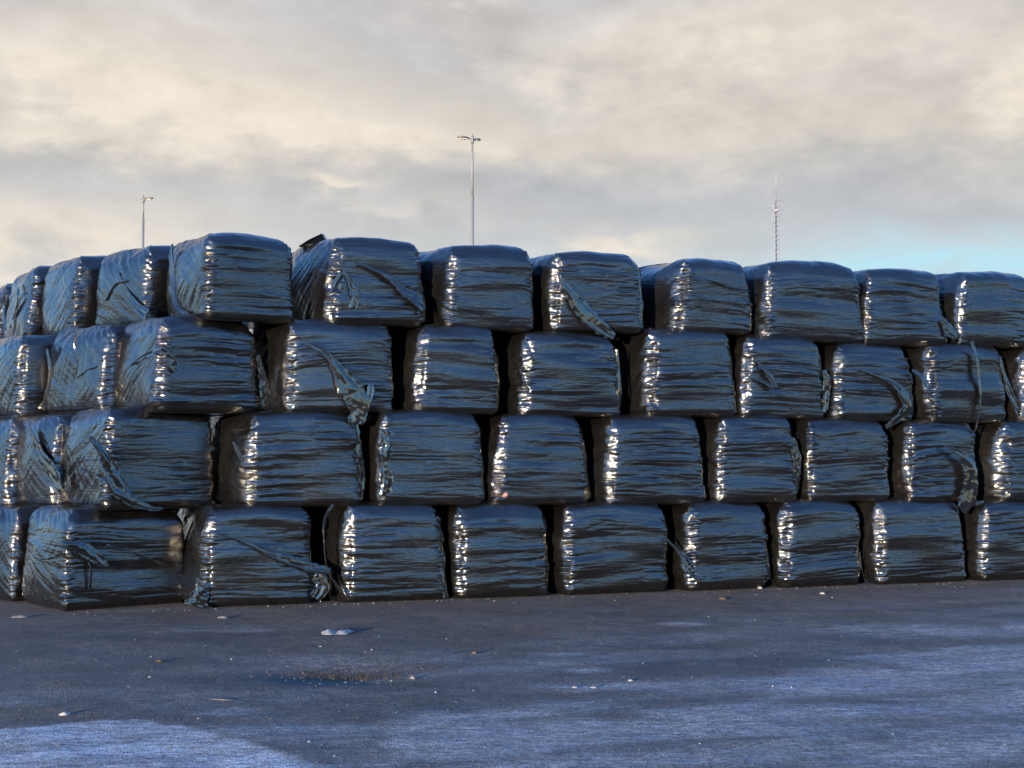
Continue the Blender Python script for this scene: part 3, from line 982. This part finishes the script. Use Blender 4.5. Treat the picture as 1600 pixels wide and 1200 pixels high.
film('T2h', [(1098, 700), (1106, 725), (1110, 760)], [3, 5, 7], 'L', 0.4)
film('T2j', [(1476, 696), (1496, 708), (1514, 728), (1516, 755), (1510, 782), (1500, 796)], [3, 10, 24, 28, 32, 20], 'F', 0.0, 0.6, out=0.07)
film('T2j', [(1510, 778), (1525, 787), (1538, 784)], [8, 10, 4], 'F', 0.1, out=0.05)
# bottom row
film('T1b', [(96, 850), (120, 853), (142, 866), (168, 886)], [8, 26, 24, 8], 'F', 0.1, out=0.05)
film('T1b', [(135, 868), (142, 890), (140, 922)], [6, 5, 5], 'F', 0.4, out=0.04)
film('T1b', [(168, 851), (205, 862), (245, 878), (286, 896)], [2, 3, 3, 2.5], 'F', 0.8, name=CORD)
film('T1b', [(40, 882), (66, 874), (100, 864)], [2, 2.5, 3], 'L', 0.8, name=CORD)
film('T1c', [(352, 836), (385, 847), (418, 862), (455, 876), (495, 888), (516, 892)], [2, 4, 11, 15, 14, 10], 'F', 0.15, out=0.04)
film('T1c', [(505, 885), (500, 900), (502, 918), (492, 935)], [14, 22, 24, 18], 'F', 0.05, 1.2, out=0.0)
film('T1c', [(308, 902), (312, 918), (310, 935), (306, 948)], [4, 14, 28, 40], 'F', 0.0, 0.7, out=0.04)
film('T1d', [(520, 788), (508, 812), (506, 850), (510, 885), (522, 910), (540, 934)], [4, 6, 6, 8, 7, 6], 'F', 0.5, out=0.0)
film('T1d', [(682, 832), (687, 868), (690, 900), (697, 934)], [4, 8, 10, 11], 'F', 0.25, out=-0.04)
film('T1g', [(1040, 842), (1058, 860), (1070, 875), (1078, 896)], [3, 5, 12, 12], 'F', 0.2, out=0.0)
film('T1g', [(1192, 830), (1196, 858), (1199, 885), (1201, 905)], [3, 5, 8, 9], 'F', 0.3, out=-0.05)
film('T1h', [(1343, 862), (1346, 888), (1352, 908), (1366, 911)], [2, 3, 4, 5], 'F', 0.6, out=-0.03, name=CORD)


def peak_scrap():
    """stiff folded scrap sticking up behind the top edge of a bale"""
    b = BALES['T4f']
    dpt = 16.6
    w = lambda px, py, dd: np.array([(px - 800) / F * dpt + dd * 0.3, dpt + dd, zat(py, dpt)])
    pts = [w(464, 384, 0), w(484, 374, -.05), w(501, 363.5, 0), w(503, 372, .06), w(514, 373, 0), w(516, 382, .05), w(490, 386, .1)]
    back = [p + np.array([0.02, 0.05, 0]) for p in pts]
    V = np.array(pts + back)
    u = np.array([math.cos(b.yaw), math.sin(b.yaw), 0])
    n = np.array([math.sin(b.yaw), -math.cos(b.yaw), 0])
    loc = V - np.array([b.c[0], b.c[1], b.z0])
    V = np.stack([loc @ u, loc @ -n, loc[:, 2]], 1)
    m = len(pts)
    tri = [(0, i, i + 1) for i in range(1, m - 1)] + [(m, m + i + 1, m + i) for i in range(1, m - 1)]
    q = [(i, i + m, (i + 1) % m + m, (i + 1) % m) for i in range(m)]
    link('loose_film', make_mesh('loose_film', V, q, TAIL, tri, smooth=False), b.ob)


peak_scrap()

# ------------------------------------------------------------------ lamp posts and mast behind the pile
def lamp_head(L, tilt):
    """flat pebble-shaped lantern pointing along +x; returns housing and lens geometry"""
    xs = np.linspace(0, 1, 12)
    w = 0.12 * np.sin(np.pi * np.clip(xs, 0.04, 0.97)) ** 0.6
    t = 0.05 * np.sin(np.pi * np.clip(xs * 0.85 + 0.08, 0, 1)) ** 0.8
    ph = np.linspace(0, 2 * np.pi, 14, endpoint=False)
    V = np.stack([np.broadcast_to((xs * L)[:, None], (12, 14)), w[:, None] * np.cos(ph)[None], t[:, None] * np.clip(np.sin(ph), -0.55, 1)[None] + (xs * L * tilt)[:, None]], -1)
    V = V.reshape(-1, 3)
    V = np.concatenate([V, [V[:14].mean(0)], [V[-14:].mean(0)]])
    j = np.arange(14)
    j2 = (j + 1) % 14
    cap = np.concatenate([np.stack([j2, j, np.full(14, 168)], 1), np.stack([154 + j, 154 + j2, np.full(14, 169)], 1)])
    return V, grid_quads(12, 14, True), cap


def lamp_post(px, depth, ytop, ystep, heads, label):
    x = (px - 800) / F * depth
    top, step = zat(ytop, depth), zat(ystep, depth)
    root = bpy.data.objects.new('lamp_post', None)
    COL.objects.link(root)
    root.location = (x, depth, 0)
    tag(root, label, 'lamp post', 'lamp posts behind the bale wall')
    g = Geo()
    g.tube((0, 0, 0), (0, 0, step), 0.075, 0.055, 14)
    g.tube((0, 0, 0), (0, 0, 0.05), 0.2, 0.2, 14)
    link('lower_pole', g.build('lower_pole', STEEL), root)
    g = Geo()
    g.tube((0, 0, step - 0.02), (0, 0, top), 0.043, 0.034, 12)
    g.tube((0, 0, step - 0.06), (0, 0, step + 0.02), 0.062, 0.048, 12)
    link('upper_pole', g.build('upper_pole', STEEL), root)
    g = Geo()
    g.tube((0, 0, top - 0.22), (0, 0, top + 0.03), 0.052, 0.052, 12)
    g.tube((0, 0, top + 0.03), (0, 0, top + 0.12), 0.035, 0.02, 10)
    for ang, L in heads:
        c, s_ = math.cos(ang), math.sin(ang)
        g.tube((0, 0, top - 0.08), (c * 0.14, s_ * 0.14, top - 0.06), 0.03, 0.03, 8)
    link('bracket', g.build('bracket', STEEL), root)
    for ang, L in heads:
        V, q, t = lamp_head(L, 0.03)
        h = link('lamp_head', make_mesh('lamp_head', V, q, LAMP, t), root)
        h.location = (math.cos(ang) * 0.1, math.sin(ang) * 0.1, top - 0.05)
        h.rotation_euler = (0, 0, ang)
        g = Geo()
        g.add([(L * .25, -.06, -.05), (L * .8, -.045, -.05 + .015), (L * .8, .045, -.05 + .015), (L * .25, .06, -.05),
               (L * .25, -.06, -.03), (L * .8, -.045, -.03 + .015), (L * .8, .045, -.03 + .015), (L * .25, .06, -.03)],
              [(0, 3, 2, 1), (4, 5, 6, 7), (0, 1, 5, 4), (1, 2, 6, 5), (2, 3, 7, 6), (3, 0, 4, 7)])
        link('lens', g.build('lens', LENS, False), h)


lamp_post(737.5, 49.0, 211, 306, ((rad(204), 0.44), (rad(50), 0.30)), 'tall pale lamp post with twin heads rising behind the middle of the wall')
lamp_post(220.5, 61.0, 307, 340, ((rad(-20), 0.38), (rad(100), 0.14)), 'small lamp post with twin heads rising behind the left corner of the wall')


def radio_mast():
    D = 75.0
    x0 = (1215.5 - 800) / F * D
    z = lambda py: zat(py, D)
    px = D / F
    root = bpy.data.objects.new('radio_mast', None)
    COL.objects.link(root)
    root.location = (x0, D, 0)
    tag(root, 'thin lattice radio mast with whip antenna rising behind the right of the wall', 'radio mast')
    top = z(312)
    rr = 0.14
    legs = [np.array([rr * math.cos(a), rr * math.sin(a), 0]) for a in (rad(215), rad(325), rad(90))]
    for p in legs:
        g = Geo()
        g.tube(p, p + np.array([0, 0, top]), 0.024, 0.024, 8)
        link('leg', g.build('leg', MASTP), root)
    g = Geo()
    zz = 0.3
    k = 0
    while zz < top - 0.1:
        for i in range(3):
            a, b = legs[i], legs[(i + 1) % 3]
            g.tube(a + [0, 0, zz], b + [0, 0, zz], 0.014, 0.014, 6)
            if k % 2 == i % 2:
                g.tube(a + [0, 0, zz], b + [0, 0, zz + 0.24], 0.006, 0.006, 5)
        zz += 0.24
        k += 1
    link('lattice', g.build('lattice', MASTP), root)
    g = Geo()
    g.tube((0, 0, z(329)), (0, 0, z(326)), 0.14, 0.14, 12)
    link('collar', g.build('collar', WHITE), root)
    g = Geo()
    g.tube((-0.03, 0, top - 0.2), (-0.03, 0, z(296)), 0.03, 0.025, 8)
    g.tube((-0.12, 0, top), (0.12, 0, top), 0.02, 0.02, 6)
    link('spigot', g.build('spigot', STEEL), root)
    g = Geo()
    g.tube((-0.02, 0, z(297)), (0.0, 0, z(262)), 0.018, 0.010, 8)
    link('whip_antenna', g.build('whip_antenna', WHITE), root)
    g = Geo()
    xr = 9.2 * px
    for py in (312.5, 319.5, 326.5):
        g.tube((0.08, 0, z(py)), (xr, 0, z(py)), 0.014, 0.014, 6)
    g.tube((xr, 0, z(312)), (xr, 0, z(327)), 0.016, 0.016, 6)
    link('antenna_frame', g.build('antenna_frame', MASTP), root)
    g = Geo()
    xl = -5.6 * px
    for py in (312.5, 319.5):
        g.tube((-0.08, 0, z(py)), (xl, 0, z(py)), 0.012, 0.012, 6)
    g.tube((xl, 0, z(312)), (xl, 0, z(329)), 0.013, 0.013, 6)
    for py in (329, 337):
        g.tube((-0.08, 0, z(py)), (xl - .03, 0, z(py)), 0.012, 0.012, 6)
    g.tube((xl - .03, 0, z(327)), (xl - .03, 0, z(350)), 0.018, 0.018, 6)
    link('side_antenna', g.build('side_antenna', MASTP), root)


radio_mast()

# ------------------------------------------------------------------ litter and grit
def crumpled_sheet(px, py, wpx, hpx, depth_m, seed, mat, name, label, cat, humps=1, group=None):
    """a scrap of sheet lying rumpled on the ground"""
    gx, gy = ground_at(px, py)
    w = wpx * gy / F
    h = hpx * gy / F
    rs = np.random.RandomState(seed)
    n, m = 22, 12
    a, b = np.meshgrid(np.linspace(-1, 1, n), np.linspace(-1, 1, m))
    edge = 1 + 0.25 * pn(np.arctan2(b, a) * 1.6, 0 * a + seed, seed)
    X = a * w / 2 * edge
    Y = b * depth_m / 2 * edge * (1 + 0.2 * pn(a * 2, b, seed + 5))
    prof = np.abs(np.sin((a + 1) / 2 * math.pi * humps)) * (1 - b * b) ** 0.6
    Z = 0.004 + h * prof * (0.75 + 0.4 * pn(a * 3, b * 3, seed + 1)) + 0.25 * h * pn(a * 6, b * 5, seed + 2) * (1 - a * a)
    Z = np.maximum(Z, 0.002)
    V = np.stack([X, Y, Z], -1).reshape(-1, 3)
    V2 = V.copy()
    V2[:, 2] -= 0.002
    q = grid_quads(m, n)
    me = make_mesh(name, np.concatenate([V, V2]), np.concatenate([q, q[:, ::-1] + n * m]), mat)
    o = link(name, me)
    o.location = (gx, gy, float(ground_height(np.array([gx]), np.array([gy]))[0]) + 0.002)
    o.rotation_euler = (0, 0, rs.uniform(-0.4, 0.4))
    tag(o, label, cat, group)
    return o


crumpled_sheet(525, 990, 46, 5.0, 0.28, 3, SCRAP, 'plastic_scrap', 'white two-humped scrap of plastic film lying on the asphalt left of centre', 'plastic scrap', 2)
crumpled_sheet(33, 965, 28, 3, 0.14, 5, LITTER, 'paper_scrap', 'pale flat sheet by the foot of the leftmost bale', 'paper scrap')
crumpled_sheet(349, 966, 18, 3, 0.10, 7, LITTER, 'paper_scrap', 'dull pale scrap on the asphalt below the fanned film flap', 'paper scrap')
crumpled_sheet(101, 1116, 15, 5, 0.05, 9, SCRAP, 'plastic_scrap', 'small white curl of plastic near the pale slab, front left', 'plastic scrap')
crumpled_sheet(345, 1092, 40, 1.2, 0.03, 11, LITTER, 'paper_scrap', 'thin broken white strip on the asphalt in front of the pothole', 'paper scrap')
crumpled_sheet(1012, 923, 26, 3, 0.08, 13, SCRAP, 'plastic_scrap', 'long white strip against the foot of the widest bottom-row bale', 'plastic scrap')
crumpled_sheet(1187, 920, 7, 5, 0.05, 15, SCRAP, 'plastic_scrap', 'small bright white bit below the fourth bale from bottom right', 'plastic scrap')
crumpled_sheet(1129, 936, 11, 4, 0.07, 17, LEAF, 'dead_leaf', 'brown dead leaf on the asphalt close to the bottom row', 'leaf')
crumpled_sheet(742, 1020, 8, 5, 0.05, 19, LEAF, 'dead_leaf', 'orange brown leaf in the middle of the asphalt', 'leaf')
crumpled_sheet(250, 1035, 12, 3, 0.06, 21, LEAF, 'dead_leaf', 'dark curled leaf left of the pothole', 'leaf')
crumpled_sheet(1285, 929, 9, 3, 0.05, 23, SCRAP, 'plastic_scrap', 'pale crumb of plastic below the third bale from bottom right', 'plastic scrap')
crumpled_sheet(927, 1076, 9, 2, 0.03, 25, SCRAP, 'plastic_scrap', 'right one of two white slivers on the asphalt, centre foreground', 'plastic scrap')
crumpled_sheet(898, 1076, 8, 2, 0.03, 27, SCRAP, 'plastic_scrap', 'left one of two white slivers on the asphalt, centre foreground', 'plastic scrap')
crumpled_sheet(985, 1066, 7, 3, 0.03, 29, SCRAP, 'plastic_scrap', 'white chip right of the two slivers, centre foreground', 'plastic scrap')
crumpled_sheet(645, 1057, 10, 5, 0.05, 31, LITTER, 'paper_scrap', 'pale crumb on the right rim of the grassy pothole', 'paper scrap')

# pink scrap caught between two rows
b2 = BALES['T2f']
rs = np.random.RandomState(4)
ph, tz = np.meshgrid(np.linspace(0, 2 * np.pi, 12, endpoint=False), np.linspace(0.05, 3.09, 9))
rr_ = 0.032 * (1 + 0.35 * pn(ph * 1.3, tz * 2.0, 8) + 0.2 * pn(ph * 3, tz * 4, 9))
V = np.stack([rr_ * np.sin(tz) * np.cos(ph) * 1.2, rr_ * np.sin(tz) * np.sin(ph), -rr_ * np.cos(tz)], -1).reshape(-1, 3)
PINK = plain('pink_film', (0.20, 0.09, 0.085), 0.6)
pk = link('film_scrap', make_mesh('film_scrap', V, grid_quads(9, 12, True), PINK))
pp = on_plane(790, 773, np.array([b2.c[0], b2.c[1], 0]) + np.array([N[0], N[1], 0]) * (b2.dp / 2 + 0.02), np.array([N[0], N[1], 0]))
pk.location = pp
tag(pk, 'small pink crumpled scrap wedged between bottom and second row bales', 'plastic scrap')


def scatter(name, mat, pts, sizes, seed, flat=0.6):
    """many small chips of stone or litter, one joined mesh"""
    rs = np.random.RandomState(seed)
    n = len(pts)
    base = np.array([(1, 0, 0), (0, 1, 0), (-1, 0, 0), (0, -1, 0), (0, 0, 1), (0, 0, -0.4)], float)
    tri = np.array([(0, 1, 4), (1, 2, 4), (2, 3, 4), (3, 0, 4), (1, 0, 5), (2, 1, 5), (3, 2, 5), (0, 3, 5)])
    V = base[None] * (1 + 0.5 * rs.uniform(-1, 1, (n, 6, 1))) * np.asarray(sizes)[:, None, None]
    V[:, :, 2] *= flat
    an = rs.uniform(0, 6.28, n)
    c, s_ = np.cos(an)[:, None], np.sin(an)[:, None]
    V = np.stack([V[:, :, 0] * c - V[:, :, 1] * s_, V[:, :, 0] * s_ + V[:, :, 1] * c, V[:, :, 2]], -1)
    pts = np.asarray(pts)
    z = ground_height(pts[:, 0], pts[:, 1])
    V += np.stack([pts[:, 0], pts[:, 1], z + 0.001], -1)[:, None, :]
    T_ = (tri[None] + (np.arange(n) * 6)[:, None, None]).reshape(-1, 3)
    o = link(name, make_mesh(name, V.reshape(-1, 3), np.zeros((0, 4)), mat, T_, smooth=False))
    o['kind'] = 'stuff'
    return o


rs = np.random.RandomState(12)
pts, sz = [], []
for _ in range(2600):
    px, py = rs.uniform(-60, 1660), 915 + 300 * rs.rand() ** 0.8
    x, y = ground_at(px, py)
    if (x - P0[0]) * N[0] + (y - P0[1]) * N[1] > 0.1 and y < 15.2 + max(0, x + 3) * 0.33:
        pts.append((x, y))
        sz.append(0.003 + 0.006 * rs.rand() ** 3)
for _ in range(120):
    x, y = ground_at(rs.normal(535, 60), rs.normal(1050, 8))
    pts.append((x, y))
    sz.append(0.004 + 0.012 * rs.rand() ** 2)
for _ in range(350):                                     # grit swept up along the foot of the wall
    t = rs.uniform(-1.5, 9.5)
    o_ = abs(rs.normal(0, 0.16)) + 0.02
    pts.append((P0[0] + U[0] * t + N[0] * o_, P0[1] + U[1] * t + N[1] * o_))
    sz.append(0.004 + 0.016 * rs.rand() ** 4)
scatter('gravel', STONE, pts, sz, 3)
flecks = [(212, 1002), (245, 991), (234, 1058), (201, 1073), (362, 1031), (421, 1017), (501, 1010), (580, 1015), (592, 995), (740, 1079), (681, 1082),
          (547, 1075), (310, 1121), (482, 1159), (1182, 929), (1215, 930), (1300, 934), (1470, 925), (1180, 969), (1107, 964), (1180, 1025), (1295, 1032),
          (884, 1060), (975, 1059), (1207, 1075), (1237, 1077), (961, 938), (804, 942), (1154, 1126), (460, 1052), (470, 1050), (612, 1058), (540, 1057), (500, 1062)]
pts = [ground_at(*p) for p in flecks]
sz = [0.006 + 0.007 * rs.rand() for _ in pts]
for _ in range(40):
    px, py = rs.uniform(0, 1600), 925 + 270 * rs.rand()
    x, y = ground_at(px, py)
    if (x - P0[0]) * N[0] + (y - P0[1]) * N[1] > 0.15:
        pts.append((x, y))
        sz.append(0.003 + 0.005 * rs.rand())
for _ in range(14):
    t = rs.uniform(3.0, 9.5)
    o_ = abs(rs.normal(0, 0.18)) + 0.04
    pts.append((P0[0] + U[0] * t + N[0] * o_, P0[1] + U[1] * t + N[1] * o_))
    sz.append(0.003 + 0.010 * rs.rand() ** 3)
scatter('litter_flecks', SCRAP, pts, sz, 5)


def dead_grass():
    V, q = [], []
    for k in range(600):
        t = rs.rand()
        px = 470 + 160 * t + rs.normal(0, 10)
        py = 1047 + 6 * (t - .3) + rs.normal(0, 3.2)
        x, y = ground_at(px, py)
        z = float(ground_height(np.array([x]), np.array([y]))[0])
        L = 0.012 + 0.032 * rs.rand() * (0.5 + 0.5 * math.sin(t * 3.1))
        a, l = rs.uniform(0, 6.28), rs.normal(0, 0.02, 2)
        w = 0.0022
        dx, dy = math.cos(a) * w, math.sin(a) * w
        i = len(V)
        V += [(x - dx, y - dy, z - .003), (x + dx, y + dy, z - .003), (x + dx * .7 + l[0] * .5, y + dy * .7 + l[1] * .5, z + L * .6), (x - dx * .7 + l[0] * .5, y - dy * .7 + l[1] * .5, z + L * .6),
              (x + l[0] * 1.6 + dx * .2, y + l[1] * 1.6, z + L), (x + l[0] * 1.6 - dx * .2, y + l[1] * 1.6, z + L)]
        q += [(i, i + 1, i + 2, i + 3), (i + 3, i + 2, i + 4, i + 5)]
    o = link('dead_grass', make_mesh('dead_grass', V, q, GRASS))
    o['kind'] = 'stuff'


dead_grass()
